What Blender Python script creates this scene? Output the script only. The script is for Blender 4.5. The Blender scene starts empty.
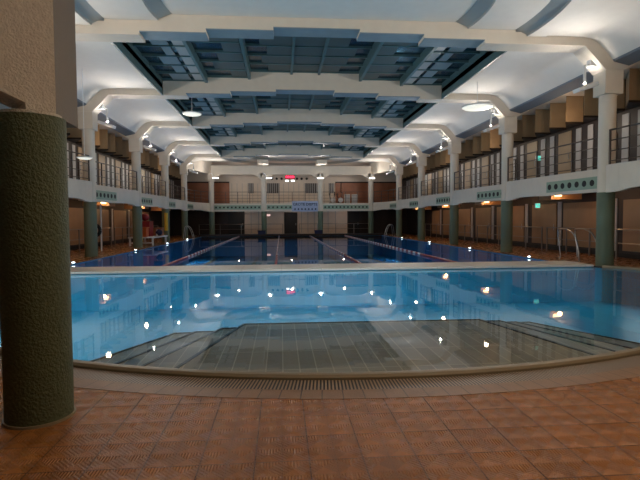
import bpy, bmesh, math, random
from mathutils import Vector, Matrix
random.seed(7)
S = bpy.context.scene
COL = S.collection
PI = math.pi
XC = 1.15                                   # centre line of the hall

# ------------------------------------------------------------------ materials
def mat(name, col, rough=.6, metal=0, spec=.5, bump=0, bscale=40, emis=None, estr=0, var=0, vscale=3):
    m = bpy.data.materials.new(name); m.use_nodes = True
    nt = m.node_tree; b = nt.nodes['Principled BSDF']
    b.inputs['Base Color'].default_value = (*col, 1)
    b.inputs['Roughness'].default_value = rough
    b.inputs['Metallic'].default_value = metal
    b.inputs['Specular IOR Level'].default_value = spec
    if emis:
        b.inputs['Emission Color'].default_value = (*emis, 1)
        b.inputs['Emission Strength'].default_value = estr
    if bump or var:
        tc = nt.nodes.new('ShaderNodeTexCoord')
    if bump:
        n = nt.nodes.new('ShaderNodeTexNoise'); n.inputs['Scale'].default_value = bscale
        n.inputs['Detail'].default_value = 3
        bp = nt.nodes.new('ShaderNodeBump'); bp.inputs['Strength'].default_value = bump
        bp.inputs['Distance'].default_value = .02
        nt.links.new(tc.outputs['Object'], n.inputs['Vector'])
        nt.links.new(n.outputs['Fac'], bp.inputs['Height'])
        nt.links.new(bp.outputs['Normal'], b.inputs['Normal'])
    if var:
        n = nt.nodes.new('ShaderNodeTexNoise'); n.inputs['Scale'].default_value = vscale
        n.inputs['Detail'].default_value = 4
        r = nt.nodes.new('ShaderNodeMapRange')
        r.inputs['From Min'].default_value = .3; r.inputs['From Max'].default_value = .7
        r.inputs['To Min'].default_value = 1 - var; r.inputs['To Max'].default_value = 1 + var
        mx = nt.nodes.new('ShaderNodeMix'); mx.data_type = 'RGBA'; mx.blend_type = 'MULTIPLY'
        mx.inputs[0].default_value = 1
        mx.inputs[6].default_value = (*col, 1)
        nt.links.new(tc.outputs['Object'], n.inputs['Vector'])
        nt.links.new(n.outputs['Fac'], r.inputs['Value'])
        nt.links.new(r.outputs[0], mx.inputs[7])
        nt.links.new(mx.outputs[2], b.inputs['Base Color'])
    return m

class NT:                                   # tiny node-graph helper
    def __init__(s, m): s.t = m.node_tree; s.b = s.t.nodes['Principled BSDF']
    def n(s, ty, **k):
        o = s.t.nodes.new(ty)
        for a, v in k.items(): setattr(o, a, v)
        return o
    def l(s, a, b): s.t.links.new(a, b)
    def m(s, op, a, b=None, c=None):
        o = s.n('ShaderNodeMath', operation=op)
        for i, v in enumerate((a, b, c)):
            if v is None: continue
            if isinstance(v, (int, float)): o.inputs[i].default_value = v
            else: s.l(v, o.inputs[i])
        return o.outputs[0]
    def mix(s, f, a, b, blend='MIX'):
        o = s.n('ShaderNodeMix', data_type='RGBA', blend_type=blend)
        for i, v in ((0, f), (6, a), (7, b)):
            if isinstance(v, (int, float)): o.inputs[i].default_value = v
            elif isinstance(v, tuple): o.inputs[i].default_value = (*v, 1)
            else: s.l(v, o.inputs[i])
        return o.outputs[2]
    def xyz(s):
        g = s.n('ShaderNodeNewGeometry'); x = s.n('ShaderNodeSeparateXYZ'); s.l(g.outputs['Position'], x.inputs[0])
        return x.outputs
    def noise(s, scale, detail=3, vec=None):
        o = s.n('ShaderNodeTexNoise'); o.inputs['Scale'].default_value = scale; o.inputs['Detail'].default_value = detail
        if vec is None:
            vec = s.n('ShaderNodeNewGeometry').outputs['Position']
        s.l(vec, o.inputs['Vector']); return o.outputs['Fac']
    def bump(s, h, st, d=.01):
        o = s.n('ShaderNodeBump'); o.inputs['Strength'].default_value = st; o.inputs['Distance'].default_value = d
        s.l(h, o.inputs['Height']); s.l(o.outputs['Normal'], s.b.inputs['Normal'])
    def line(s, v, period, w, off=0.):      # 1 on a grout line
        f = s.m('FRACT', s.m('DIVIDE', s.m('ADD', v, 1000 * period + off), period))
        return s.m('LESS_THAN', f, w / period)

def tile_mat(name, base, grout, px, py, w, rough=.35, var=.12, bump=.4, spec=.5):
    m = mat(name, base, rough, spec=spec); t = NT(m); x, y, z = t.xyz()
    g = t.m('MAXIMUM', t.line(x, px, w), t.line(y, py, w))
    n = t.n('ShaderNodeTexWhiteNoise', noise_dimensions='2D')
    cv = t.n('ShaderNodeCombineXYZ')
    t.l(t.m('FLOOR', t.m('DIVIDE', x, px)), cv.inputs[0]); t.l(t.m('FLOOR', t.m('DIVIDE', y, py)), cv.inputs[1])
    t.l(cv.outputs[0], n.inputs['Vector'])
    f = t.m('MULTIPLY_ADD', n.outputs['Value'], 2 * var, 1 - var)
    c = t.mix(1., base, f, 'MULTIPLY')
    # f drives grey through implicit conversion
    c = t.mix(g, c, grout)
    t.l(c, t.b.inputs['Base Color'])
    if bump: t.bump(t.m('SUBTRACT', 1., g), bump, .004)
    return m

M = {}
M['cream'] = mat('cream_plaster', (.76, .67, .56), .75, bump=.12, bscale=60, var=.03)
M['cream_rough'] = mat('rough_cream_plaster', (.66, .60, .52), .85, bump=.7, bscale=55, var=.08, vscale=30)
M['boardgreen'] = mat('grey_green_roof_board', (.095, .115, .11), .5)
M['shaded_cream'] = mat('shaded_cream_render', (.27, .24, .21), .85, bump=.3, bscale=60)  # darker than the cream edge: shade on the balcony return put into the colour
M['white'] = mat('white_ceiling_plaster', (.84, .79, .73), .8, bump=.08, bscale=40, var=.02)
M['slate'] = mat('slate_blue_paint', (.22, .29, .33), .5, var=.06)
M['green'] = mat('green_textured_paint', (.13, .165, .11), .6, bump=.35, bscale=60)
M['green_rough'] = mat('green_rough_stucco', (.10, .125, .065), .6, bump=.7, bscale=45, var=.12, vscale=35)
M['cornice'] = mat('grey_blue_cornice_paint', (.17, .20, .24), .6)
M['palegreen'] = mat('pale_green_metal', (.30, .40, .30), .5)
M['teal'] = mat('teal_steel', (.085, .16, .165), .4, spec=.6)
M['glass'] = mat('dark_roof_glass', (.012, .035, .06), .22, spec=.9)
M['greyslat'] = mat('grey_louvre', (.40, .40, .39), .4)
M['black'] = mat('black_void', (.008, .008, .008), .6)
M['darkwood'] = mat('dark_brown_wood', (.022, .011, .008), .5, var=.2)
M['wood'] = mat('orange_veneer', (.34, .20, .10), .4, var=.1, vscale=1.5)
M['woodbox'] = mat('light_wood_veneer', (.42, .29, .17), .45, var=.12, vscale=1.2)
M['redwood'] = mat('red_brown_panelling', (.33, .12, .055), .45, var=.12, vscale=1.5)
M['panel'] = mat('white_laminate', (.46, .44, .43), .4)
M['steel'] = mat('brushed_steel', (.5, .5, .5), .3, metal=1)
M['rail'] = mat('dark_painted_rail', (.10, .08, .07), .35, metal=.5)
M['greyrail'] = mat('grey_rail', (.30, .28, .26), .35, metal=.6)
M['lampwhite'] = mat('white_lamp_metal', (.8, .8, .8), .35)
M['coping'] = mat('olive_stone_coping', (.27, .22, .14), .35, bump=.1)
M['red'] = mat('red_plastic', (.32, .015, .02), .4)
M['ropewhite'] = mat('white_plastic', (.75, .75, .75), .4)
M['orange'] = mat('orange_plastic', (.55, .10, .02), .4)
M['yellow'] = mat('yellow_plastic', (.65, .42, .03), .4)
M['navy'] = mat('navy_cloth', (.02, .02, .06), .8)
M['signblue'] = mat('pale_blue_banner', (.42, .48, .66), .6)
M['ink'] = mat('dark_lettering', (.03, .04, .09), .6)
def emit(name, col, st, base=(.5, .5, .5)): return mat(name, base, .5, emis=col, estr=st)
M['e_disc'] = emit('glowing_diffuser', (1, .97, .80), .75)
M['e_lamp'] = emit('lit_lamp_glass', (1, .97, .92), 3)
M['e_red'] = emit('red_led', (1, .03, .08), 2.2, (.1, 0, 0))
M['e_exit'] = emit('exit_sign_green', (.15, .95, .75), .8, (.0, .3, .2))
M['e_exitdim'] = emit('exit_sign_pale', (1, .62, .55), .9)
M['e_warm'] = emit('warm_lamp_glass', (1, .62, .28), 5)
M['e_pool'] = emit('pool_edge_lamp_glass', (.75, .92, 1), 7)

# terracotta relief tiles in the foreground deck
def terracotta(name, base):
    m = mat(name, base, .32, spec=.3); t = NT(m); x, y, z = t.xyz()
    P = .18
    fx = t.m('FRACT', t.m('DIVIDE', t.m('ADD', x, 180.19), P)); fy = t.m('FRACT', t.m('DIVIDE', t.m('ADD', y, 180.12), P))
    big = t.m('MAXIMUM', t.line(x, 2 * P, .009, .19), t.line(y, 2 * P, .009, .12))
    small = t.m('MAXIMUM', t.line(x, P, .005, .19), t.line(y, P, .005, .12))
    cx = t.m('ABSOLUTE', t.m('SUBTRACT', fx, .5)); cy = t.m('ABSOLUTE', t.m('SUBTRACT', fy, .5))
    tri = t.m('GREATER_THAN', cy, cx)
    s1 = t.m('SINE', t.m('MULTIPLY', t.m('ADD', fx, fy), 31.4))
    s2 = t.m('SINE', t.m('MULTIPLY', fx, 37.7))
    s3 = t.m('SINE', t.m('MULTIPLY', fx, 56.))
    up_ = t.m('GREATER_THAN', fy, .5)
    rid = t.m('ADD', t.m('MULTIPLY', s3, t.m('MULTIPLY', tri, up_)), t.m('MULTIPLY', s1, t.m('MULTIPLY', .25, t.m('SUBTRACT', 1., tri))))
    h = t.m('ADD', t.m('MULTIPLY', rid, .5), t.m('MULTIPLY', t.m('ADD', big, t.m('MULTIPLY', small, .5)), -2.))
    h = t.m('ADD', h, t.m('MULTIPLY', t.noise(90, 2), .8))
    h = t.m('MULTIPLY', h, t.m('MULTIPLY_ADD', t.m('LESS_THAN', y, 8.), .85, .15))
    t.bump(h, 1., .006)
    wn = t.n('ShaderNodeTexWhiteNoise', noise_dimensions='2D'); cv = t.n('ShaderNodeCombineXYZ')
    t.l(t.m('FLOOR', t.m('DIVIDE', t.m('ADD', x, 180.19), 2 * P)), cv.inputs[0]); t.l(t.m('FLOOR', t.m('DIVIDE', t.m('ADD', y, 180.12), 2 * P)), cv.inputs[1])
    t.l(cv.outputs[0], wn.inputs['Vector'])
    f = t.m('MULTIPLY_ADD', wn.outputs['Value'], .22, .86)
    f = t.m('MULTIPLY', f, t.m('MULTIPLY_ADD', t.noise(2.5, 4), .5, .75))
    f = t.m('MULTIPLY', f, t.m('MULTIPLY_ADD', tri, .3, .82))
    c = t.mix(1., base, f, 'MULTIPLY')
    c = t.mix(t.m('MULTIPLY', small, .35), c, (.10, .045, .02))
    c = t.mix(t.m('MULTIPLY', big, .75), c, (.07, .03, .015))
    t.l(c, t.b.inputs['Base Color'])
    t.l(t.m('MULTIPLY_ADD', t.noise(5, 3), .25, .14), t.b.inputs['Roughness'])
    return m
M['terra'] = terracotta('terracotta_relief_tile', (.38, .15, .036))
M['basin'] = tile_mat('turquoise_basin_tile', (.008, .37, .62), (.03, .46, .70), .25, .25, .012, .4, .06, 0)
M['deepbasin'] = tile_mat('blue_basin_tile', (.015, .20, .40), (.02, .26, .48), .25, .25, .015, .4, .06, 0)
M['greytile'] = tile_mat('grey_step_tile', (.34, .28, .20), (.62, .53, .38), .215, .86, .014, .4, .16, 0)
M['blackstrip'] = mat('black_nosing', (.006, .010, .012), .4)
M['bulk'] = tile_mat('pale_bulkhead_panel', (.80, .72, .64), (.55, .50, .45), 1.25, 20., .012, .4, .04, 0)
M['border'] = mat('brown_border_tile', (.27, .15, .075), .4, bump=.2, bscale=60, var=.15, vscale=6)
# grating ring: radial slots around the arc centre
GC = (1.15, 13.15)
m = mat('overflow_grating', (.36, .26, .17), .4); t = NT(m); x, y, z = t.xyz()
ang = t.m('ARCTAN2', t.m('SUBTRACT', x, GC[0]), t.m('SUBTRACT', GC[1], y))
g = t.m('FRACT', t.m('MULTIPLY', t.m('ADD', ang, 10.), 8.5 / .034))
sl = t.m('LESS_THAN', g, .5)
t.l(t.mix(sl, (.40, .29, .19), (.012, .012, .014)), t.b.inputs['Base Color'])
t.bump(t.m('SUBTRACT', 1., sl), .8, .01)
M['grate'] = m
# border tiles with radial joints
m = M['border']; t = NT(m); x, y, z = t.xyz()
ang = t.m('ARCTAN2', t.m('SUBTRACT', x, GC[0]), t.m('SUBTRACT', GC[1], y))
j = t.m('LESS_THAN', t.m('FRACT', t.m('MULTIPLY', t.m('ADD', ang, 10.), 8.8 / .19)), .06)
src = t.b.inputs['Base Color'].links[0].from_socket
t.l(t.mix(j, src, (.06, .035, .02)), t.b.inputs['Base Color'])
# water: clear surface with real Fresnel reflection, tinted
def water(name, tint, bscale, bstr):
    m = bpy.data.materials.new(name); m.use_nodes = True; nt = m.node_tree; nt.nodes.clear()
    o = nt.nodes.new('ShaderNodeOutputMaterial'); tr = nt.nodes.new('ShaderNodeBsdfTransparent')
    gl = nt.nodes.new('ShaderNodeBsdfGlossy'); fr = nt.nodes.new('ShaderNodeFresnel'); mx = nt.nodes.new('ShaderNodeMixShader')
    tr.inputs['Color'].default_value = (*tint, 1); gl.inputs['Roughness'].default_value = .015
    fr.inputs['IOR'].default_value = 1.33
    g = nt.nodes.new('ShaderNodeNewGeometry'); n = nt.nodes.new('ShaderNodeTexNoise'); n.inputs['Scale'].default_value = bscale
    n.inputs['Detail'].default_value = 2; b = nt.nodes.new('ShaderNodeBump'); b.inputs['Strength'].default_value = bstr
    b.inputs['Distance'].default_value = .02
    L = nt.links.new
    L(g.outputs['Position'], n.inputs['Vector']); L(n.outputs['Fac'], b.inputs['Height'])
    L(b.outputs['Normal'], gl.inputs['Normal']); L(b.outputs['Normal'], fr.inputs['Normal'])
    L(fr.outputs[0], mx.inputs[0]); L(tr.outputs[0], mx.inputs[1]); L(gl.outputs[0], mx.inputs[2]); L(mx.outputs[0], o.inputs['Surface'])
    return m
M['water'] = water('clear_pool_water', (.90, .96, .96), 2.2, .04)
M['water2'] = water('deep_pool_water', (.75, .90, .97), 1.6, .03)

# ------------------------------------------------------------------ mesh helpers
class MB:
    def __init__(s): s.v = []; s.f = []; s.mi = []
    def add(s, vs, fs, mi=0):
        o = len(s.v); s.v += [tuple(v) for v in vs]
        for f in fs: s.f.append([i + o for i in f]); s.mi.append(mi)
        return s
    def box(s, x0, x1, y0, y1, z0, z1, mi=0):
        x0, x1 = sorted((x0, x1)); y0, y1 = sorted((y0, y1)); z0, z1 = sorted((z0, z1))
        v = [(x, y, z) for x in (x0, x1) for y in (y0, y1) for z in (z0, z1)]
        return s.add(v, [(0, 1, 3, 2), (4, 6, 7, 5), (0, 4, 5, 1), (2, 3, 7, 6), (0, 2, 6, 4), (1, 5, 7, 3)], mi)
    def prism(s, poly, a, b, axis='z', mi=0):        # poly in the two other axes
        n = len(poly)
        def P(p, w):
            if axis == 'z': return (p[0], p[1], w)
            if axis == 'y': return (p[0], w, p[1])
            return (w, p[0], p[1])
        vs = [P(p, a) for p in poly] + [P(p, b) for p in poly]
        fs = [list(range(n))[::-1], list(range(n, 2 * n))] + [(i, (i + 1) % n, n + (i + 1) % n, n + i) for i in range(n)]
        return s.add(vs, fs, mi)
    def tube(s, pts, r, n=8, mi=0):
        pts = [Vector(p) for p in pts]; rings = []
        up = Vector((0, 0, 1))
        for i, p in enumerate(pts):
            d = (pts[min(i + 1, len(pts) - 1)] - pts[max(i - 1, 0)]).normalized()
            a = d.cross(up)
            if a.length < .05: a = d.cross(Vector((0, 1, 0)))
            a.normalize(); b = a.cross(d).normalized()
            rings.append([p + (a * math.cos(2 * PI * k / n) + b * math.sin(2 * PI * k / n)) * r for k in range(n)])
        vs = [v for rr in rings for v in rr]; fs = []
        for i in range(len(pts) - 1):
            for k in range(n): fs.append((i * n + k, i * n + (k + 1) % n, (i + 1) * n + (k + 1) % n, (i + 1) * n + k))
        fs += [list(range(n))[::-1], [(len(pts) - 1) * n + k for k in range(n)]]
        return s.add(vs, fs, mi)
    def lathe(s, prof, cx, cy, n=40, mi=0, cap=True):       # prof: (r, z)
        vs = []; fs = []
        for r, z in prof: vs += [(cx + r * math.cos(2 * PI * k / n), cy + r * math.sin(2 * PI * k / n), z) for k in range(n)]
        for i in range(len(prof) - 1):
            for k in range(n): fs.append((i * n + k, i * n + (k + 1) % n, (i + 1) * n + (k + 1) % n, (i + 1) * n + k))
        if cap: fs += [list(range(n))[::-1], [(len(prof) - 1) * n + k for k in range(n)]]
        return s.add(vs, fs, mi)
    def build(s, name, m, parent=None, smooth=False, bevel=0, tag=None, loc=None):
        me = bpy.data.meshes.new(name)
        off = Vector(loc) if loc else Vector((0, 0, 0))
        if parent is not None and loc is None: off = Vector(parent['base']) if 'base' in parent else off
        me.from_pydata([tuple(Vector(v) - off) for v in s.v], [], s.f)
        for mm in (m if isinstance(m, (list, tuple)) else [m]): me.materials.append(M[mm])
        me.polygons.foreach_set('material_index', s.mi)
        bm = bmesh.new(); bm.from_mesh(me)
        bmesh.ops.remove_doubles(bm, verts=bm.verts, dist=1e-5)
        bmesh.ops.recalc_face_normals(bm, faces=bm.faces)
        if bevel:
            bmesh.ops.bevel(bm, geom=[e for e in bm.edges if len(e.link_faces) == 2 and e.calc_face_angle(0) > .6], offset=bevel, segments=2, affect='EDGES', profile=.5)
        bm.to_mesh(me); bm.free()
        if smooth:
            me.polygons.foreach_set('use_smooth', [True] * len(me.polygons))
            me.set_sharp_from_angle(angle=math.radians(35))
        o = bpy.data.objects.new(name, me); COL.objects.link(o)
        if parent is None: o.location = off
        else:
            o.parent = parent
            o['base'] = tuple(off)
        if tag: tg(o, *tag)
        return o
def tg(o, label=None, cat=None, group=None):
    if label: o['label'] = label
    if cat: o['category'] = cat
    if group: o['group'] = group
    return o
def struct(o): o['kind'] = 'structure'; return o
def thing(name, loc, label, cat, group=None):
    o = bpy.data.objects.new(name, None); COL.objects.link(o); o.location = loc; o.empty_display_size = .2
    o['base'] = tuple(loc)
    return tg(o, label, cat, group)
def area(name, loc, rot, sx, sy, power, col, spread=PI):
    l = bpy.data.lights.new(name, 'AREA'); l.shape = 'RECTANGLE'; l.size = sx; l.size_y = sy; l.energy = power; l.color = col; l.spread = spread
    o = bpy.data.objects.new(name, l); COL.objects.link(o); o.location = loc; o.rotation_euler = rot; return o
def point(name, loc, power, col, r=.1):
    l = bpy.data.lights.new(name, 'POINT'); l.energy = power; l.color = col; l.shadow_soft_size = r
    o = bpy.data.objects.new(name, l); COL.objects.link(o); o.location = loc; return o
def spot(name, loc, target, power, col, ang=100, r=.12, blend=.6):
    l = bpy.data.lights.new(name, 'SPOT'); l.energy = power; l.color = col; l.shadow_soft_size = r
    l.spot_size = math.radians(ang); l.spot_blend = blend
    o = bpy.data.objects.new(name, l); COL.objects.link(o); o.location = loc
    o.rotation_euler = (Vector(target) - Vector(loc)).to_track_quat('-Z', 'Y').to_euler(); return o

SIDE = {1: 'right', -1: 'left'}
ORD = ['nearest', 'second', 'third', 'fourth', 'fifth']
YC = [15.23 + 7.04 * i for i in range(5)]
HW = 9.65
YF = 48.8
FX = [-8.05, -2.85, 2.85, 8.05]
def X(s, u): return XC + s * u

# ------------------------------------------------------------------ pools and deck
WZ = -.03
front = []
for k in range(0, 41):                              # left quarter to the bottom of the arc and on to the right
    a = -PI / 2 + (k / 40) * (PI / 2 + math.radians(37))
    front.append((GC[0] + 8.35 * math.sin(a), GC[1] - 8.35 * math.cos(a)))
p0 = Vector(front[-1]); d0 = Vector((math.cos(math.radians(37)), math.sin(math.radians(37))))
p3 = Vector((11.05, 13.3)); d3 = Vector((0, 1))
for k in range(1, 17):
    q = k / 16; A = p0; B = p0 + d0 * 3.2; C = p3 - d3 * 3.2; D = p3
    v = A * (1 - q) ** 3 + B * 3 * q * (1 - q) ** 2 + C * 3 * q * q * (1 - q) + D * q ** 3
    front.append((v.x, v.y))
front += [(11.03, 14.0), (10.85, 14.45), (10.45, 14.85)]
front = [(front[0][0], 15.05), (front[0][0], 14.2)] + front
def offs(path, d):
    out = []
    for i, p in enumerate(path):
        a = Vector(path[max(i - 1, 0)]); b = Vector(path[min(i + 1, len(path) - 1)])
        t = (b - a).normalized(); n = Vector((t.y, -t.x))
        out.append((p[0] + n.x * d, p[1] + n.y * d))
    return out
def strip(name, prof, m, tagv=None, smooth=False):   # prof: (offset, z) swept along the front edge
    mb = MB(); rows = [[(x, y, z) for x, y in offs(front, o)] for o, z in prof]
    n = len(front); vs = [v for r in rows for v in r]
    fs = [(i * n + k, i * n + k + 1, (i + 1) * n + k + 1, (i + 1) * n + k) for i in range(len(prof) - 1) for k in range(n - 1)]
    mb.add(vs, fs); o = mb.build(name, m, smooth=smooth)
    if tagv: tg(o, *tagv)
    return o
hole1 = [p for p in offs(front, .63) if not (p[1] > 15.3)]
hole1 = [(hole1[0][0], 15.3)] + hole1[1:] + [(10.3, 15.3)]
MX0, MX1, MY0, MY1 = -7.72, 10.02, 16.5, 47.3
hole2 = [(MX0, MY0), (MX1, MY0), (MX1, MY1), (MX0, MY1)]
outer = [(-11.6, -6), (13.9, -6), (13.9, 52.2), (-11.6, 52.2)]
bm = bmesh.new()
for lp in (outer, hole1, hole2):
    vs = [bm.verts.new((x, y, 0)) for x, y in lp]
    for i in range(len(vs)): bm.edges.new((vs[i], vs[(i + 1) % len(vs)]))
bmesh.ops.triangle_fill(bm, edges=bm.edges[:], use_beauty=True)
bmesh.ops.recalc_face_normals(bm, faces=bm.faces)
for f in bm.faces:
    if f.normal.z < 0: f.normal_flip()
me = bpy.data.meshes.new('floor'); bm.to_mesh(me); bm.free(); me.materials.append(M['terra'])
fl = bpy.data.objects.new('floor', me); COL.objects.link(fl); struct(fl)

strip('pool_coping', [(0, -1.2), (0, .02), (.02, .045), (.06, .052), (.10, .045), (.12, .02), (.12, -.03)], 'coping',
      ('rounded olive stone coping along the curved near edge of the pool', 'coping'), True)
strip('overflow_grating', [(.12, -.03), (.13, 0.0), (.40, 0.0)], 'grate',
      ('curved slotted overflow grating just outside the pool coping', 'grating'))
strip('border_tiles', [(.40, 0.0), (.635, 0.003), (.64, -.02)], 'border',
      ('curved row of brown border tiles between grating and terracotta deck', 'border tiles'))

def basin(name, poly, z0, m, floor_z):
    mb = MB(); n = len(poly)
    mb.add([(x, y, floor_z) for x, y in poly], [list(range(n))])
    mb.add([(x, y, floor_z) for x, y in poly] + [(x, y, z0) for x, y in poly], [(i, (i + 1) % n, n + (i + 1) % n, n + i) for i in range(n)])
    return struct(mb.build(name, m))
near_poly = front + [(10.35, 15.05)]
basin('floor_near_basin', [(x, y) for x, y in near_poly], -.04, 'basin', -1.15)
basin('floor_main_basin', hole2, -.0, 'deepbasin', -1.9)
def waterobj(name, poly, m, label):
    mb = MB(); mb.add([(x, y, WZ) for x, y in poly], [list(range(len(poly)))])
    o = mb.build(name, m); tg(o, label, 'water'); o['kind'] = 'stuff'
    for p in o.data.polygons:
        if p.normal.z < 0: p.flip()
    return o
waterobj('water', near_poly, 'water', 'turquoise water of the curved shallow pool in the foreground')
waterobj('water', hole2, 'water2', 'deep blue water of the long lane pool behind the bulkhead')

# lane lines on the bottom of the main pool
for i, x in enumerate((-5.9, -2.2, 1.3, 4.6, 8.0)):
    mb = MB(); mb.box(x - .14, x + .14, 18.5, 45.5, -1.9, -1.885); mb.box(x - .5, x + .5, 45.2, 45.5, -1.9, -1.884)
    o = mb.build('trim_%d' % (i + 1), 'blackstrip'); struct(o)
for i, x in enumerate((-5.9, -2.2, 1.3, 4.6, 8.0)): pass

# bulkhead between the pools
b = thing('bulkhead', (1.2, 15.8, 0), 'long pale bulkhead walkway dividing the shallow pool from the lane pool', 'bulkhead')
mb = MB(); mb.box(-7.8, 10.3, 15.05, 16.6, -.015, .06); mb.build('deck_top', 'bulk', b, bevel=.015)
mb = MB(); mb.box(-7.6, 10.25, 15.1, 16.55, -1.1, -.02); mb.build('bulkhead_body', 'basin', b)
mb = MB(); mb.box(-7.15, 10.2, 15.0, 15.1, -.18, -.045); mb.build('overflow_lip', 'basin', b)

# grey tiled shallow platform with three side steps
def stepped(name, zt, L, R, yb):
    poly = [L[1], L[0], R[0], R[1]]
    return poly
steps = [(-.30, (-.71, 8.79), (-1.62, 5.3), (3.72, 8.72), (4.75, 4.6)),
         (-.42, (-1.13, 9.02), (-2.60, 5.0), (4.31, 9.12), (5.75, 4.6)),
         (-.54, (-1.67, 9.30), (-3.30, 5.4), (4.84, 9.52), (6.75, 4.9)),
         (-.66, (-2.15, 9.75), (-4.05, 6.0), (5.38, 10.0), (7.95, 5.2))]
st = thing('pool_steps', (1.5, 7, -1.1), 'grey tiled underwater platform with steps falling away on both sides', 'pool steps')
for z, a, b_, c, d in steps:
    mb = MB()
    # clip the platform against the coping by following the front arc
    def lerpY(p, q, k): return (p[0] + (q[0] - p[0]) * k, p[1] + (q[1] - p[1]) * k)
    def hit(p, q):
        for k in range(0, 300):
            w = lerpY(p, q, k / 200)
            if math.hypot(w[0] - GC[0], w[1] - GC[1]) > 8.345: return lerpY(p, q, (k - 1) / 200)
        return q
    l = hit(a, b_); r = hit(c, d)
    a0 = math.atan2(l[0] - GC[0], GC[1] - l[1]); a1 = math.atan2(r[0] - GC[0], GC[1] - r[1])
    arc = [(GC[0] + 8.345 * math.sin(a0 + (a1 - a0) * k / 30), GC[1] - 8.345 * math.cos(a0 + (a1 - a0) * k / 30)) for k in range(31)]
    mb.prism(arc + [c, a], -1.14, z)
    stp = mb.build('step', 'greytile', st)
    mb = MB()
    def edge(p, q, w):
        p = Vector(p); q = Vector(q); t_ = (q - p).normalized(); n = Vector((-t_.y, t_.x)) * w
        mb.prism([tuple(p), tuple(q), tuple(q + n), tuple(p + n)], z - .002, z + .012)
    edge(l, a, -.05); edge(a, c, -.05); edge(c, r, -.05)
    mb.build('nosing', 'blackstrip', stp)

# raised end kerb and starting blocks on the far side
mb = MB(); mb.box(MX0 - .2, MX1 + .2, MY1, MY1 + .5, -.4, .2); mb.build('end_kerb', 'darkwood', tag=('dark raised kerb across the far end of the lane pool', 'kerb'))
for k, (x, w) in enumerate(((-2.05, 'left'), (3.55, 'right'))):
    t_ = thing('starting_block', (x, 47.7, .2), 'dark starting block at the foot of the %s middle pillar of the far row' % w, 'starting block', 'starting blocks')
    mb = MB(); mb.box(x - .22, x + .5, 47.35, 47.75, .2, .5); mb.build('pedestal', 'navy', t_)
    mb = MB(); mb.box(x - .27, x + .55, 47.3, 47.8, .5, .56); mb.build('platform', 'navy', t_)

# lane ropes
names = ['leftmost of the four', 'second from left of the four', 'third from left of the four', 'rightmost of the four']
for x, nm in zip((-4.08, -.2, 2.82, 6.3), names):
    r = thing('lane_rope', (x, 32, 0), 'red and white floating lane rope, %s' % nm, 'lane rope', 'lane ropes')
    for part, m_, sel in (('red_float', 'red', lambda q: q == 0), ('white_float', 'ropewhite', lambda q: q == 1)):
        mb = MB(); y = 16.75; k = 0
        while y < 47.0:
            far = y > 20.5
            L = .9 if not far else .42
            q = 0 if (not far or k % 2 == 0) else 1
            if q == (0 if sel(0) else 1):
                yy = y
                while yy < y + L - .05:
                    mb.tube([(x, yy, .012), (x, yy + .11, .012)], .048, 8); yy += .14
            y += L; k += 1
        mb.build(part, m_, r)['kind'] = 'stuff'
    mb = MB(); mb.tube([(x, 16.5, .0), (x, 47.3, .0)], .012, 5); mb.build('cable', 'steel', r)

# pool edge lamps
for i, (x, y) in enumerate(((-7.78, 18.65), (-7.78, 26.4), (-7.78, 33.6), (-7.78, 40.6), (10.08, 18.8), (10.08, 25.0), (10.08, 32.0), (10.08, 39.5))):
    s_ = 'left' if x < 0 else 'right'
    o = thing('pool_edge_lamp', (x, y, 0), 'small glowing lamp on the %s edge of the lane pool, %s from the camera' % (s_, ['nearest', 'second', 'third', 'fourth'][i % 4]), 'lamp', 'pool edge lamps')
    mb = MB(); mb.lathe([(.08, 0), (.08, .02), (.06, .03)], x, y, 16); mb.build('rim', 'steel', o)
    mb = MB(); mb.lathe([(.06, .03), (.05, .05), (.02, .06)], x, y, 16); mb.build('lens', 'e_pool', o, smooth=True)

# ------------------------------------------------------------------ pillars
def pillar(x, y, label, near=False, ztop=5.63, capw=.31, cy=0.):
    g, w = ('green_rough', 'cream_rough') if near else ('green', 'cream')
    t_ = thing('pillar', (x, y, 0), label, 'pillar', 'round pillars around the pools')
    r = .25 if near else .27
    mb = MB(); mb.lathe([(r, 0), (r, 2.42 if near else 2.445)], x, y, 48); mb.build('painted_base', g, t_, smooth=True)
    if near:
        mb = MB(); mb.lathe([(r + .015, 0.0), (r + .012, .02)], x, y, 48); mb.build('floor_seal', 'coping', t_, smooth=True)
        mb = MB(); mb.lathe([(r - .03, 2.42), (r - .03, 2.449)], x, y, 48); mb.build('shaft', w, t_, smooth=True)
    else:
        mb = MB(); mb.lathe([(r - .01, 2.445), (r - .01, ztop)], x, y, 40); mb.build('shaft', w, t_, smooth=True)
        mb = MB(); mb.box(x - capw, x + capw, y - .31, y + .31, ztop, ztop + .75); mb.build('capital', w, t_, bevel=.01)
    return t_
for s in (1, -1):
    for i, y in enumerate(YC):
        pillar(X(s, HW), y, 'white and green round pillar in the %s row, %s of its five from the camera' % (SIDE[s], ORD[i]))
for i, u in enumerate(FX):
    pillar(X(1, u), YF, 'white and green round pillar across the far end, %s of four' % ['leftmost', 'second from left', 'third from left', 'rightmost'][i], ztop=5.5)
pillar(-1.985, 4.05, 'big rough stucco pillar in the left foreground, olive green below and cream above', near=True)

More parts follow.
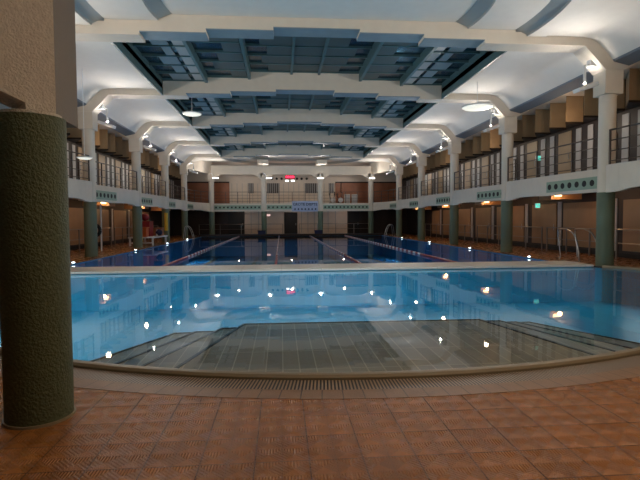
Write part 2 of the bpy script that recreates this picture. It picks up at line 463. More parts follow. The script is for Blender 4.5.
# near balcony edge that meets the foreground pillar
B0 = Vector((-1.80, 4.07)); dl = Vector((-.77, -.64)); nb = Vector((-.64, .77))
prof = [(0, 2.45), (.21, 2.45), (.215, 2.52), (.31, 2.555), (.60, 2.66), (1.3, 2.85), (1.3, 3.7), (0, 3.7)]
mb = MB(); vs = []
for w in (0, .34):
    vs += [(B0.x + dl.x * k + nb.x * w, B0.y + dl.y * k + nb.y * w, z) for k, z in prof]
n = len(prof)
mb.add(vs, [list(range(n)), list(range(n, 2 * n))[::-1]] + [(q, (q + 1) % n, n + (q + 1) % n, n + q) for q in range(n)])
o = mb.build('balcony_edge', 'cream_rough', tag=('cream stucco balcony edge resting on the foreground pillar', 'balcony edge'))
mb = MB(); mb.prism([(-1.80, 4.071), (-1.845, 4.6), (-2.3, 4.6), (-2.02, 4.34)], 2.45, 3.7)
mb.build('edge_return', 'shaded_cream', tag=('shaded vertical return of the balcony edge just right of the foreground pillar', 'balcony edge'))
mb = MB(); mb.box(-6, -2.35, 4.3, 5.6, 2.75, 2.9); mb.build('soffit_panel', 'wood', tag=('orange wooden soffit behind the balcony edge at far left', 'soffit'))

# ------------------------------------------------------------------ portal beams
def beam(y, label):
    t_ = thing('ceiling_beam', (XC, y, 7), label, 'beam', 'stepped beams across the hall')
    half = [(10.62, 6.72), (9.96, 6.38), (9.34, 6.38), (8.62, 7.12), (5.3, 7.12), (5.3, 7.22), (3.35, 7.22), (3.35, 7.34), (1.33, 7.34), (1.33, 7.44)]
    top = [(2.5, 8.31), (2.5, 8.03), (4.4, 8.03), (4.4, 7.85), (6.3, 7.85), (6.3, 7.5), (9.0, 7.5), (9.9, 6.95), (10.62, 6.80)]
    pr = [(X(-1, u), z) for u, z in half] + [(X(1, u), z) for u, z in reversed(half)]
    pt = [(X(1, u), z) for u, z in reversed(top)] + [(X(-1, u), z) for u, z in top]
    mb = MB(); mb.prism(pr + pt, y - .33, y + .33, 'y'); mb.build('beam_body', 'cream', t_)
    mb = MB()
    for a, b_, z in ((1.33, -1.33, 7.44), (3.35, 1.33, 7.34), (5.3, 3.35, 7.22), (-1.33, -3.35, 7.34), (-3.35, -5.3, 7.22)):
        mb.box(X(1, b_), X(1, a), y - .335, y + .335, z - .015, z + .015)
    mb.build('soffit_cladding', 'slate', t_)
    return t_
for i, y in enumerate(YC):
    beam(y, 'stepped cream beam spanning the hall between the %s pair of pillars' % ORD[i])

# ------------------------------------------------------------------ ceiling
prof_side = [(6.3, 7.4), (8.2, 7.395), (8.6, 7.375), (8.85, 7.33), (9.03, 7.24), (9.2, 7.10), (9.36, 6.93), (9.52, 6.74), (9.58, 6.68), (9.95, 6.68), (9.95, 6.9)]
def side_ceiling(s, y0, y1, name, u0=6.3):
    pr = [(X(s, max(u, u0)), z) for u, z in prof_side] + [(X(s, 9.95), 7.6), (X(s, u0), 7.6)]
    mb = MB(); mb.prism(pr, y0, y1, 'y'); return struct(mb.build(name, 'white', smooth=True))
for s in (1, -1):
    for i in range(4):
        side_ceiling(s, YC[i] + .325, YC[i + 1] - .325, 'ceiling')
    side_ceiling(s, 2.3, YC[0] - .325, 'ceiling', 7.2)
    mb = MB(); mb.prism([(X(s, 9.56), 6.70), (X(s, 9.60), 6.64), (X(s, 10.12), 6.52), (X(s, 10.12), 6.70)], 2.3, YC[4], 'y'); struct(mb.build('trim_%d' % (10 + s), 'cornice'))
    # far end corner follows the hall narrowing
    side_ceiling(s, YC[4] + .325, 52.2, 'ceiling', 7.2)
def end_ceiling(yc, ycut, yend, name):
    R1, R2 = 6.75, 4.85
    sgn = 1 if yend > ycut else -1
    dy = (ycut - yc)
    # rectangle minus circle (cut by the beam)
    a0 = math.asin(dy / R1)
    arc = []
    n = 60
    if sgn < 0:            # circle occupies y < ycut, from right intersection clockwise under to the left
        st_, en = a0, -PI - a0
    else:
        st_, en = a0, PI - a0
    arc = [(XC + R1 * math.cos(st_ + (en - st_) * k / n), yc + R1 * math.sin(st_ + (en - st_) * k / n)) for k in range(n + 1)]
    poly = [(XC + 7.3, ycut)] + arc + [(XC - 7.3, ycut), (XC - 7.3, yend), (XC + 7.3, yend)]
    bm = bmesh.new(); vs = [bm.verts.new((x, y, 7.36)) for x, y in poly]
    for i in range(len(vs)): bm.edges.new((vs[i], vs[(i + 1) % len(vs)]))
    bmesh.ops.triangle_fill(bm, edges=bm.edges[:], use_beauty=True)
    me = bpy.data.meshes.new(name); bm.to_mesh(me); bm.free(); me.materials.append(M['white'])
    struct_o = bpy.data.objects.new(name, me); COL.objects.link(struct_o); struct(struct_o)
    pr = [(R1, 7.36), (R1 - .02, 7.42), (R1 - .38, 7.58), (R1 - .40, 7.55), (R2, 7.55), (R2 - .02, 7.61), (R2 - .40, 7.76), (R2 - .42, 7.74), (.01, 7.74)]
    mi = [1, 1, 1, 0, 1, 1, 1, 0]
    mb = MB(); N = 96
    for i in range(len(pr) - 1):
        mb.lathe([pr[i], pr[i + 1]], XC, yc, N, mi[i], cap=False)
    o = mb.build('ceiling_rose', ['white', 'slate2'], smooth=False)
    bm = bmesh.new(); bm.from_mesh(o.data)
    bmesh.ops.bisect_plane(bm, geom=bm.verts[:] + bm.edges[:] + bm.faces[:], plane_co=(0, ycut, 0), plane_no=(0, -sgn, 0), clear_outer=True)
    bm.to_mesh(o.data); bm.free()
    tg(o, 'round two-stepped recess in the ceiling ' + ('above the foreground' if sgn < 0 else 'at the far end of the hall'), 'ceiling recess')
M['slate2'] = mat('grey_moulding_paint', (.42, .43, .42), .6)
end_ceiling(13.9, YC[0], 2.3, 'ceiling'); end_ceiling(44.7, YC[4], 52.2, 'ceiling')
# roof slab and low entrance ceiling behind the camera
mb = MB(); mb.box(-11.6, 13.9, 2.3, 15.23, 7.8, 7.9); mb.box(-11.6, 13.9, 43.4, 52.2, 7.8, 7.9); struct(mb.build('ceiling', 'white'))
mb = MB(); mb.box(-11.6, 13.9, -6, 2.3, 2.8, 2.95); struct(mb.build('ceiling', 'wood'))
mb = MB(); mb.box(-11.6, 13.9, 2.2, 2.35, 2.95, 7.9); struct(mb.build('wall_near', 'cream'))
mb = MB(); mb.box(-11.6, 13.9, -6.1, -6, 0, 2.95); struct(mb.build('wall_back', 'wood'))

# ------------------------------------------------------------------ skylights
TZ = [(6.3, 4.4, 7.85), (4.4, 2.5, 8.03), (2.5, -2.5, 8.31), (-2.5, -4.4, 8.03), (-4.4, -6.3, 7.85)]
def skylight(y0, y1, label):
    t_ = thing('skylight', (XC, (y0 + y1) / 2, 7.4), label, 'skylight', 'stepped skylights between the beams')
    for s in (1, -1):
        mb = MB(); mb.box(X(s, 6.3), X(s, 6.36), y0, y1, 7.12, 7.95); mb.build('side_panel', 'teal', t_)
    for a, b_, z in TZ:
        mb = MB(); mb.box(X(1, a), X(1, b_), y0, y1, z, z + .03); mb.build('glazing', 'glass', t_)
        mb = MB(); n = 6
        for k in range(1, n):
            y = y0 + (y1 - y0) * k / n; mb.box(X(1, b_), X(1, a), y - .035, y + .035, z - .09, z - .001)
        mb.box(X(1, b_), X(1, a), y0, y0 + .07, z - .1, z - .001); mb.box(X(1, b_), X(1, a), y1 - .07, y1, z - .1, z - .001)
        mb.build('purlins', 'teal', t_)
    for u in (-4.4, -2.5, 2.5, 4.4):
        z0 = 7.85 if abs(u) > 4 else 8.03
        z1 = 8.03 if abs(u) > 4 else 8.31
        mb = MB(); mb.box(X(1, u) - .06, X(1, u) + .06, y0, y1, z0 - .16, z1 + .03); mb.build('rafter', 'teal', t_)
    mb = MB()
    for k in range(2, 6):
        ya = y0 + (y1 - y0) * (k if k > 2 else 2) / 6 + .05; yb = y0 + (y1 - y0) * (k + 1) / 6 - .05
        mb.box(X(1, -1.9 + .25 * (k % 2)), X(1, 1.9 - .2 * (k % 3)), ya, yb, 8.25, 8.28)
    mb.build('roof_boards', 'boardgreen', t_)
    for u in (-.62, .62):
        mb = MB(); mb.box(X(1, u) - .05, X(1, u) + .05, y0, y1, 8.12, 8.3); mb.build('glazing_bar', 'teal', t_)
    for s in (1, -1):
        # grey louvre boards of staggered length under the outer tier
        mb = MB(); n = 6
        for k in range(n):
            ya = y0 + (y1 - y0) * k / n + .06; yb = y0 + (y1 - y0) * (k + 1) / n - .06
            u1 = 5.15 + (.42 if k % 2 else .12) + .05 * k
            mb.box(X(s, 4.5), X(s, 4.88), ya, yb, 7.79, 7.82)
            mb.box(X(s, 5.05), X(s, u1), ya, yb, 7.79, 7.82)
        mb.build('louvre_boards', 'greyslat', t_)
        mb = MB()
        for k in range(n):
            ya = y0 + (y1 - y0) * k / n + .08; yb = y0 + (y1 - y0) * (k + 1) / n - .08
            mb.box(X(s, 2.6), X(s, 3.25 + .3 * ((k + 1) % 3)), ya, yb, 7.96, 7.985)
        mb.build('inner_louvre_boards', 'boardgreen', t_)
for i in range(4):
    skylight(YC[i] + .33, YC[i + 1] - .33, 'teal framed stepped skylight with dark glass, %s from the camera' % ORD[i])

# ------------------------------------------------------------------ floodlights on the haunches
BEND = {}
def flood(px, py, dx, dy, label, z=6.45, strength=110, power_up=True):
    """px,py: fixing point on the haunch; (dx,dy): unit direction into the hall"""
    t_ = thing('floodlight', (px, py, z), label, 'floodlight', 'floodlights on the pillars')
    ex, ey = px + dx * .28, py + dy * .28
    mb = MB()
    n = (dx, dy)
    mb.box(px + dx * .02 - .12, px + dx * .02 + .12, py - .12, py + .12, z + .10, z + .36)
    mb.build('control_box', 'lampwhite', t_, bevel=.02)
    mb = MB(); mb.tube([(px + dx * .05, py, z + .2), (ex, ey - .02, z + .10), (ex + dx * .02, ey - .05, z - .05), (ex + dx * .05, ey - .1, z - .48)], .045, 8)
    mb.build('bracket', 'lampwhite', t_, smooth=True)
    cx, cy, cz = ex + dx * .02, ey - .12, z - .60
    mb = MB(); mb.add(*rbox(cx, cy, cz, .34, .18, .06, dx, dy, .32)); hd = mb.build('lamp_head', 'lampwhite', t_)
    mb = MB(); mb.add(*rbox(cx, cy, cz + .037, .29, .14, .012, dx, dy, .32)); mb.build('lamp_glass', 'e_lamp', t_)
    return cx, cy, cz
def rbox(cx, cy, cz, a, b, c, dx, dy, tilt):
    f = Vector((dx, dy, 0)).normalized(); r = Vector((-f.y, f.x, 0)); u = Vector((0, 0, 1))
    f2 = f * math.cos(tilt) + u * math.sin(-tilt); u2 = r.cross(f2) * -1
    vs = [Vector((cx, cy, cz)) + f2 * (i * a) + r * (j * b) + u2 * (k * c) for i in (-1, 1) for j in (-1, 1) for k in (-1, 1)]
    return vs, [(0, 1, 3, 2), (4, 6, 7, 5), (0, 4, 5, 1), (2, 3, 7, 6), (0, 2, 6, 4), (1, 5, 7, 3)]
UPCOL = (1, .93, .85)
for s in (1, -1):
    for i, y in enumerate(YC):
        cx, cy, cz = flood(X(s, 9.1), y, -s, 0, 'white floodlight on a bent bracket at the %s pillar of the %s row' % (ORD[i], SIDE[s]))
        spot('flood_beam', (cx - s * .02, cy, cz + .12), (X(s, 5.0), cy + .1, 7.3), 230, UPCOL, 140, .05, 1.)
        spot('flood_beam', (cx - s * .02, cy + .02, cz + .14), (X(s, 8.85), cy + .25, 7.0), 200, UPCOL, 120, .05, 1.)
        for q in (-1, 1):
            spot('flood_beam', (cx - s * .02, cy + q * .01, cz + .12), (X(s, 6.6), cy + q * 3.4, 7.3), 310, UPCOL, 112, .05, 1.)
for i, u in enumerate(FX):
    x = X(1, u)
    t_ = thing('floodlight', (x, YF - .35, 5.9), 'bright floodlight on the front of the far end pillar, %s of four' % ['leftmost', 'second from left', 'third from left', 'rightmost'][i], 'floodlight', 'floodlights on the far pillars')
    ox = .55 if u < 0 else -.05
    mb = MB(); mb.tube([(x, YF - .3, 6.2), (x + ox * .3, YF - .6, 6.15), (x + ox * .6, YF - .7, 5.75)], .045, 8); mb.build('bracket', 'lampwhite', t_, smooth=True)
    mb = MB(); mb.box(x + ox - .32, x + ox + .32, YF - .95, YF - .6, 5.66, 5.74); mb.build('lamp_head', 'lampwhite', t_)
    mb = MB(); mb.box(x + ox - .28, x + ox + .28, YF - .965, YF - .95, 5.66, 5.78); mb.build('lamp_glass', 'e_lamp', t_)
    spot('flood_beam', (x + ox, YF - .8, 5.85), (x, YF - 4.5, 7.4), 200, UPCOL, 150, .06, 1.)
# extra up-light added to brighten the foreground ceiling
for s in (1, -1):
    spot('flood_beam', (X(s, 8.9), 8.2, 5.9), (X(s, 4.5), 11.2, 7.3), 800, UPCOL, 125, .06, 1.)

# round discs
def disc(x, y, z, r, label, hung):
    t_ = thing('disc_lamp', (x, y, z), label, 'lamp', 'round ceiling lamps')
    mb = MB(); mb.lathe([(r, z + .04), (r, z), (r - .02, z - .004)], x, y, 40); mb.build('rim', 'lampwhite', t_, smooth=True)
    mb = MB(); mb.lathe([(r - .02, z - .005), (r - .1, z - .045), (.03, z - .06)], x, y, 40); mb.build('diffuser', 'e_disc', t_, smooth=True)
    mb = MB(); mb.tube([(x, y, z + .04), (x, y, hung)], .012, 6); mb.build('hanger', 'lampwhite', t_)
disc(8.35, 20.0, 6.32, .64, 'round glowing ceiling lamp beside the second pillar of the right row', 7.42)
disc(-4.30, 24.2, 6.80, .46, 'round glowing ceiling lamp below the edge of the second skylight on the left', 7.84)
disc(-7.46, 19.13, 4.0, .28, 'small round pendant lamp hanging before the second pillar of the left row', 7.38)

# ------------------------------------------------------------------ parapets, railings, gallery, walls
def loft(stations, th, s):        # stations (x, y, zb, zt, nx, ny)
    mb = MB(); vs = []
    for (x, y, zb, zt, nx, ny) in stations:
        vs += [(x, y, zb), (x, y, zt), (x + nx * th, y + ny * th, zt), (x + nx * th, y + ny * th, zb)]
    fs = []; n = len(stations)
    for i in range(n - 1):
        for k in range(4): fs.append((i * 4 + k, i * 4 + (k + 1) % 4, (i + 1) * 4 + (k + 1) % 4, (i + 1) * 4 + k))
    fs += [(3, 2, 1, 0), tuple((n - 1) * 4 + k for k in range(4))]
    return mb.add(vs, fs)
def parapet(pts, s, label, grille, holes, rect=False):
    """pts: plan polyline [(x,y,zb,zt)], outward side given by s*x (or +y for the far row)"""
    t_ = thing('balcony_parapet', (pts[0][0], pts[0][1], 2.5), label, 'parapet', 'balcony parapets')
    st_ = []
    for i, p in enumerate(pts):
        a = Vector(pts[max(i - 1, 0)][:2]); b_ = Vector(pts[min(i + 1, len(pts) - 1)][:2]); d = (b_ - a).normalized()
        n = Vector((d.y, -d.x))
        out = Vector((s, 0)) if s else Vector((0, 1))
        if n.dot(out) < 0: n = -n
        st_.append((p[0], p[1], p[2], p[3], n.x, n.y))
    loft(st_, .16, s).build('parapet_wall', 'cream', t_)
    if grille:
        (x0, y0), (x1, y1) = grille; d = Vector((x1 - x0, y1 - y0)); L = d.length; d.normalize(); n = Vector((d.y, -d.x))
        out = Vector((s, 0)) if s else Vector((0, 1))
        if n.dot(out) > 0: n = -n           # towards the pool
        zb, zt = 2.64, 3.07
        mb = MB(); a = Vector((x0, y0)); e = Vector((x1, y1))
        q = [a + n * -.02, e + n * -.02, e + n * .022, a + n * .022]
        mb.prism([tuple(v) for v in q], zb, zt, mi=0)
        for k in range(holes):
            c = a + d * (L * (k + .5) / holes) + n * .026; r = .115
            seg = 4 if rect else 16
            vs = [(c.x + d.x * r * math.cos(2 * PI * (j + .5 * rect) / seg), c.y + d.y * r * math.cos(2 * PI * (j + .5 * rect) / seg), (zb + zt) / 2 + r * math.sin(2 * PI * (j + .5 * rect) / seg)) for j in range(seg)]
            mb.add(vs, [list(range(seg))], 1)
        mb.build('vent_grille', ['palegreen', 'black'], t_)
def railing(path, zs, label, m, post_step, post_z0, cat='railing', r=.022, group='railings', zoff=0):
    t_ = thing('railing', (path[0][0], path[0][1], post_z0), label, cat, group)
    for k, z in enumerate(zs):
        mb = MB(); mb.tube([(x, y, z) for x, y in path], r * (1.3 if k == 0 else .8), 6); mb.build('top_rail' if k == 0 else 'rail', m, t_)
    # posts along the path
    seg = [(Vector(path[i]), Vector(path[i + 1])) for i in range(len(path) - 1)]
    tot = sum((b_ - a).length for a, b_ in seg); n = max(1, round(tot / post_step))
    for k in range(n + 1):
        d = tot * k / n
        d = min(max(d, .03), tot - .03)
        for a, b_ in seg:
            L = (b_ - a).length
            if d <= L + 1e-6: p = a + (b_ - a) * (d / L); break
            d -= L
        mb = MB(); mb.box(p.x - .025, p.x + .025, p.y - .025, p.y + .025, post_z0, zs[0]); mb.build('post', m, t_)
    return t_
GZ = 3.28                                      # gallery floor level
for s in (1, -1):
    ys = [8.19] + YC
    for i in range(5):
        y0 = ys[i]
        u = [(10.1, y0 + .25), (9.72, y0 + 3.9), (9.66, y0 + 4.8), (9.60, y0 + 5.6), (9.54, y0 + 5.9), (9.48, y0 + 6.2), (9.44, y0 + 6.76)]
        zb = [2.52, 2.52, 2.55, 2.55, 2.52, 2.45, 2.43]
        pts = [(X(s, a), y, z, 3.33) for (a, y), z in zip(u, zb)]
        where = 'between the %s and %s pillars, %s row' % (ORD[i - 1], ORD[i], SIDE[s]) if i else 'in front of the nearest pillar of the %s row' % SIDE[s]
        parapet(pts, s, 'cream vented parapet ' + where, ((X(s, 10.1), y0 + .25), (X(s, 9.75), y0 + 3.75)), 9)
        pth = [(X(s, a + .10), y) for a, y in u]
        railing(pth, (4.45, 4.11, 3.77, 3.45), 'dark balcony railing ' + where, 'rail', 2.4, 3.33, group='balcony railings')
    # corner bay to the far row
    a = (X(s, 9.45), YC[4] + .25); b_ = (X(s, 8.2), YF - .2)
    pts = []
    for k in range(9):
        q = k / 8; bow = math.sin(q * PI) * .35
        pts.append((a[0] + (b_[0] - a[0]) * q + s * bow, a[1] + (b_[1] - a[1]) * q + bow * .3, 2.45 if q in (0, 1) else (2.5 if q in (.125, .875) else 2.56), 3.3))
    parapet(pts, s, 'curved cream parapet in the far %s corner of the hall' % SIDE[s], (pts[0][:2], pts[3][:2]), 5)
    railing([(p[0] + s * .1, p[1]) for p in pts], (4.4, 4.08, 3.76, 3.46), 'dark railing on the curved parapet in the far %s corner' % SIDE[s], 'rail', 1.4, 3.3, group='balcony railings')
    # corner beam
    mb = MB(); vs = []
    st_ = [(p[0], p[1], 6.15 + .15 * math.sin(PI * k / 8), 7.4, s * .9, .4) for k, p in enumerate(pts)]
    st_ = [(X(s, 9.4), YC[4] + .1, 6.2, 7.4, s * .9, .4)] + st_ + [(X(s, 8.02), YF + .1, 6.2, 7.4, s * .9, .4)]
    loft(st_, .4, s).build('corner_beam', 'cream', tag=('curved cream beam closing the far %s corner of the ceiling' % SIDE[s], 'beam'))
# far row parapets, railings, beam
FN = ['left', 'middle', 'right']
for i in range(3):
    a, b_ = X(1, FX[i]), X(1, FX[i + 1])
    pts = [(a + .2, YF - .25, 2.45, 3.25), (b_ - .2, YF - .25, 2.45, 3.25)]
    parapet(pts, 0, 'straight cream parapet with a row of dark vents, %s bay of the far balcony' % FN[i], ((a + .28, YF - .25), (b_ - .28, YF - .25)), 12, True)
    railing([(a + .22, YF), (b_ - .22, YF)], (4.4, 4.08, 3.76, 3.46), 'thin railing of the far balcony, %s bay' % FN[i], 'rail', 1.3, 3.25, group='balcony railings', r=.018)
    t_ = thing('ceiling_beam', ((a + b_) / 2, YF, 6.1), 'cream beam with sloped ends over the %s bay of the far balcony' % FN[i], 'beam')
    mb = MB(); mb.prism([(a + .3, 5.72), (a + .95, 6.12), (b_ - .95, 6.12), (b_ - .3, 5.72), (b_, 6.3), (b_, 7.0), (a, 7.0), (a, 6.3)], YF - .31, YF + .31, 'y'); mb.build('beam_body', 'cream', t_)
for u in (-2.85, 2.85):
    w = 'left' if u < 0 else 'right'
    mb = MB(); mb.box(X(1, u) - .5, X(1, u) + .5, YF - 2.3, YF - .3, 7.0, 7.35); mb.build('ceiling_block', 'cream', tag=('short cream ceiling block before the %s middle pillar of the far row' % w, 'block'))
# gallery floor, walls and ceilings on both sides
GW, LW = 11.55, 12.55
for s in (1, -1):
    sd = SIDE[s]
    mb = MB(); mb.box(X(s, 10.3), X(s, LW + .1), 8, 52.2, 2.8, GZ); struct(mb.build('floor_gallery_%s' % sd, 'wood'))
    mb = MB(); mb.box(X(s, 9.95), X(s, 12.6), 2.3, 52.2, 6.70, 6.84); struct(mb.build('ceiling_gallery_%s' % sd, 'cream'))
    mb = MB(); mb.box(X(s, LW), X(s, LW + .12), -6, 52.2, 0, 2.85); struct(mb.build('wall_%s' % sd, 'darkwood'))
    mb = MB(); mb.box(X(s, GW), X(s, GW + .12), 2.3, 52.2, GZ, 6.75); struct(mb.build('wall_gallery_%s' % sd, 'darkwood'))
    # low soffit edge over the deck
    mb = MB(); mb.box(X(s, 10.3), X(s, 10.42), 8, 52, 2.62, 2.85); struct(mb.build('trim_%d' % (20 + s), 'redwood'))
    # upper doors and panels
    y = 9.0; k = 0; pn = MB()
    while y < 46:
        d = thing('door_%d' % (100 + k + (50 if s < 0 else 0)), (X(s, GW - .03), y + .45, GZ), None, None); struct(d)
        mb = MB(); mb.box(X(s, GW - .035), X(s, GW - .001), y, y + .95, GZ + .05, 5.42); mb.build('leaf', 'woodbox', d)
        mb = MB(); mb.tube([(X(s, GW - .07), y + .12, 4.2), (X(s, GW - .07), y + .12, 4.45)], .015, 6); mb.build('handle', 'steel', d)
        mb2 = pn
        pn.box(X(s, GW - .03), X(s, GW - .002), y + 1.32, y + 1.66, GZ + .05, 5.42)
        pn.box(X(s, GW - .03), X(s, GW - .002), y + 2.1, y + 2.45, GZ + .05, 5.42)
        y += 2.8; k += 1
    struct(pn.build('trim_%d' % (30 + s), 'panel'))
    # sawtooth wooden boxes over the doors
    y = 9.6; k = 0
    while y < 47.5:
        o = MB().prism([(X(s, 10.75), y), (X(s, 11.5), y - .02), (X(s, 11.5), y + 1.17)], 5.62, 6.69)
        t_ = thing('wooden_box', (X(s, 11), y, 5.6), None, 'box', 'wooden ceiling boxes over the %s gallery' % sd)
        t_['label'] = 'light wooden wedge box in the sawtooth row above the %s gallery doors' % sd
        o.build('box_body', 'woodbox', t_)
        mb = MB(); mb.prism([(X(s, 10.73), y - .01), (X(s, 11.5), y - .03), (X(s, 11.5), y + 1.17)], 5.54, 5.62); mb.build('base_trim', 'darkwood', t_)
        y += 1.22; k += 1
    # lower doors / glazed panels
    lay = [(9.2, 2.2), (12.0, 1.6), (14.6, 1.9), (16.9, 1.3), (19.0, 3.3), (22.9, 2.3), (26.1, 3.4), (30.4, 2.4), (33.8, 2.6), (37.4, 2.2), (40.6, 2.0)]
    pn = MB()
    for k, (y, w) in enumerate(lay):
        d = thing('door_%d' % (200 + k + (50 if s < 0 else 0)), (X(s, LW - .03), y + w / 2, .2), None, None); struct(d)
        mb = MB(); mb.box(X(s, LW - .05), X(s, LW - .001), y, y + w, .28, 2.32); mb.build('leaf', 'wood', d)
        mb = MB(); mb.tube([(X(s, LW - .09), y + .15, 1.0), (X(s, LW - .09), y + .15, 1.3)], .015, 6); mb.build('handle', 'steel', d)
        pn.box(X(s, LW - .04), X(s, LW - .002), y - .42, y - .12, .25, 2.4)
    struct(pn.build('trim_%d' % (40 + s), 'panel'))
    mb = MB(); mb.box(X(s, LW - .03), X(s, LW), 8, 52, 0, .18); struct(mb.build('baseboard_%s' % sd, 'black'))
    # warm-lit wooden ceiling boxes under the gallery
    for k, y in enumerate((12.6, 20.6, 27.9, 34.9, 41.8)):
        t_ = thing('downlight_box', (X(s, 11.2), y, 2.6), 'wooden ceiling box with a warm lamp under the %s gallery, %s from the camera' % (sd, ORD[k]), 'lamp box', 'lamp boxes under the galleries')
        mb = MB(); mb.box(X(s, 10.6), X(s, 12.0), y - .5, y + .5, 2.42, 2.79); mb.build('box_body', 'wood', t_)
        mb = MB(); mb.box(X(s, 10.75), X(s, 11.0), y - .62, y - .50, 2.55, 2.68); mb.build('lamp_glass', 'e_warm', t_)
        point('warm_lamp', (X(s, 10.8), y - .95, 2.45), 15, (1, .55, .25), .08)
    for k, y in enumerate((12.2, 18.8, 25.8, 32.9, 39.8)):
        point('gallery_light', (X(s, 10.25), y, 5.4), 20, (1, .74, .50), .12)
    # deck railing against the wall
    for k in range(4):
        ya, yb = [(9.5, 15.0), (16.0, 22.6), (23.0, 31.0), (31.6, 42.5)][k]
        if s > 0: xx = X(s, 11.85)
        else: xx = X(s, 11.75)
        railing([(xx, ya), (xx, yb)], (1.15, .62), 'steel deck railing along the %s wall, %s stretch from the camera' % (sd, ORD[k]), 'greyrail', 1.6, 0, group='deck railings')

# far walls
mb = MB(); mb.box(-11.6, 13.9, 52.0, 52.2, 0, 7.9); struct(mb.build('wall_far', 'cream'))
mb = MB(); mb.box(-8.4, 10.7, 48.9, 52.0, 2.95, GZ - .03); struct(mb.build('floor_gallery_far', 'wood'))
mb = MB()
mb.box(-11.4, -5.45, 51.9, 51.995, GZ, 5.55); mb.box(5.9, 13.7, 51.9, 51.995, GZ, 5.55); struct(mb.build('trim_50', 'redwood'))
mb = MB(); mb.box(-11.4, -3.9, 51.9, 51.995, 0, 2.95); mb.box(7.2, 13.7, 51.9, 51.995, 0, 2.95); struct(mb.build('trim_51', 'darkwood'))
mb = MB(); mb.box(-11.4, -5.45, 51.88, 51.99, 5.55, 5.68); mb.box(5.9, 13.7, 51.88, 51.99, 5.55, 5.68); struct(mb.build('trim_52', 'black'))
for k, (a, b_, n) in enumerate(((-3.45, -2.9, 3), (-1.45, -.15, 6), (2.6, 3.95, 6), (5.2, 5.75, 3), (6.3, 6.7, 1))):
    w = struct(thing('window_%d' % (k + 1), ((a + b_) / 2, 51.95, 4.5), None, None))
    mb = MB(); mb.box(a, b_, 51.95, 51.99, 4.45, 5.52); mb.build('pane', 'darkwood', w)
    mb = MB()
    for q in range(n): x = a + (b_ - a) * (q + .5) / n; mb.box(x - .05, x + .05, 51.9, 51.95, 4.45, 5.52)
    mb.build('slats', 'greyslat', w)
# cladding joints on the far walls
mb = MB()
for x in [-5.2 + .55 * k for k in range(20)]:
    if -5.3 < x < 5.8: mb.box(x - .02, x + .02, 51.97, 51.999, GZ, 5.5)
for x in (-3.2, -2.4, -1.6, 2.2, 2.9, 3.6, 4.4, 5.1, 5.9): mb.box(x - .03, x + .03, 51.97, 51.999, .2, 2.95)
struct(mb.build('trim_53', 'slate2'))
for k, (a, b_) in enumerate(((-5.6, -3.95), (.35, 1.75), (7.3, 8.5))):
    d = struct(thing('door_%d' % (k + 1), ((a + b_) / 2, 51.9, 0), None, None))
    mb = MB(); mb.box(a, b_, 51.85, 51.95, 0.02, 2.4); mb.build('leaf', 'black', d)
    mb = MB(); mb.tube([(b_ - .15, 51.82, 1.0), (b_ - .15, 51.82, 1.25)], .02, 6); mb.build('handle', 'steel', d)
railing([(-8.6, 51.3), (.2, 51.3)], (1.15, .62), 'low deck railing across the far end, left of the dark door', 'greyrail', 2.0, 0, group='deck railings')
railing([(1.9, 51.3), (9.8, 51.3)], (1.15, .62), 'low deck railing across the far end, right of the dark door', 'greyrail', 2.0, 0, group='deck railings')
# scoreboard and round vents
t_ = thing('scoreboard', (1.0, 51.9, 6.1), 'red lit digital scoreboard high on the far wall', 'scoreboard')
mb = MB(); mb.box(.5, 1.5, 51.82, 51.95, 5.98, 6.38); mb.build('case', 'black', t_)
mb = MB()
for x in (.62, .84, 1.10, 1.32): mb.box(x - .085, x + .085, 51.80, 51.82, 6.05, 6.32)
mb.box(.53, 1.47, 51.805, 51.819, 6.08, 6.28); mb.build('digits', 'e_red', t_)
for x, w in ((.68, 'left'), (1.30, 'right')):
    o = thing('wall_lamp', (x, 51.9, 5.8), 'small white wall lamp under the scoreboard, %s one' % w, 'lamp', 'lamps under the scoreboard')
    mb = MB(); mb.box(x - .2, x + .2, 51.85, 51.97, 5.68, 5.86); mb.build('lamp_body', 'lampwhite', o)
    mb = MB(); mb.box(x - .18, x + .18, 51.84, 51.85, 5.69, 5.85); mb.build('lamp_glass', 'e_lamp', o)
vx = [-.95, -.42, .10, 1.75, 2.25, 2.8]
for k, x in enumerate(vx):
    mb = MB(); mb.tube([(x, 51.9, 6.0), (x, 51.98, 6.0)], .13, 16)
    mb.build('round_vent', 'black', tag=('round black vent on the far wall, %s of the six beside the scoreboard' % ['leftmost', 'second from left', 'third from left', 'third from right', 'second from right', 'rightmost'][k], 'vent', 'round vents'))
# banner
t_ = thing('banner', (2.45, 48.4, 2.9), 'pale blue banner reading GROTE DIEPTE on the far balcony parapet', 'banner')
mb = MB(); mb.box(1.12, 3.74, 48.49, 48.52, 2.42, 3.47); mb.build('cloth', 'signblue', t_)
def text(body, size, loc, name, m, parent, rot=(PI / 2, 0, 0)):
    c = bpy.data.curves.new(name, 'FONT'); c.body = body; c.size = size; c.align_x = 'CENTER'; c.align_y = 'CENTER'; c.extrude = .004; c.offset = .008; c.resolution_u = 3
    tmp = bpy.data.objects.new(name, c); COL.objects.link(tmp)
    dg = bpy.context.evaluated_depsgraph_get(); me = bpy.data.meshes.new_from_object(tmp.evaluated_get(dg)); me.materials.clear(); me.materials.append(M[m])
    bpy.data.objects.remove(tmp)
    o = bpy.data.objects.new(name, me); COL.objects.link(o); o.parent = parent
    o.location = Vector(loc) - Vector(parent['base']); o.rotation_euler = rot; return o
text('GROTE DIEPTE', .37, (2.44, 48.485, 3.13), 'lettering', 'ink', t_)
mb = MB()
for k in range(7):
    mb.tube([(1.42 + k * .345, 48.47, 2.66), (1.42 + k * .345, 48.49, 2.66)], .09, 12)
mb.build('dots', 'ink', t_)
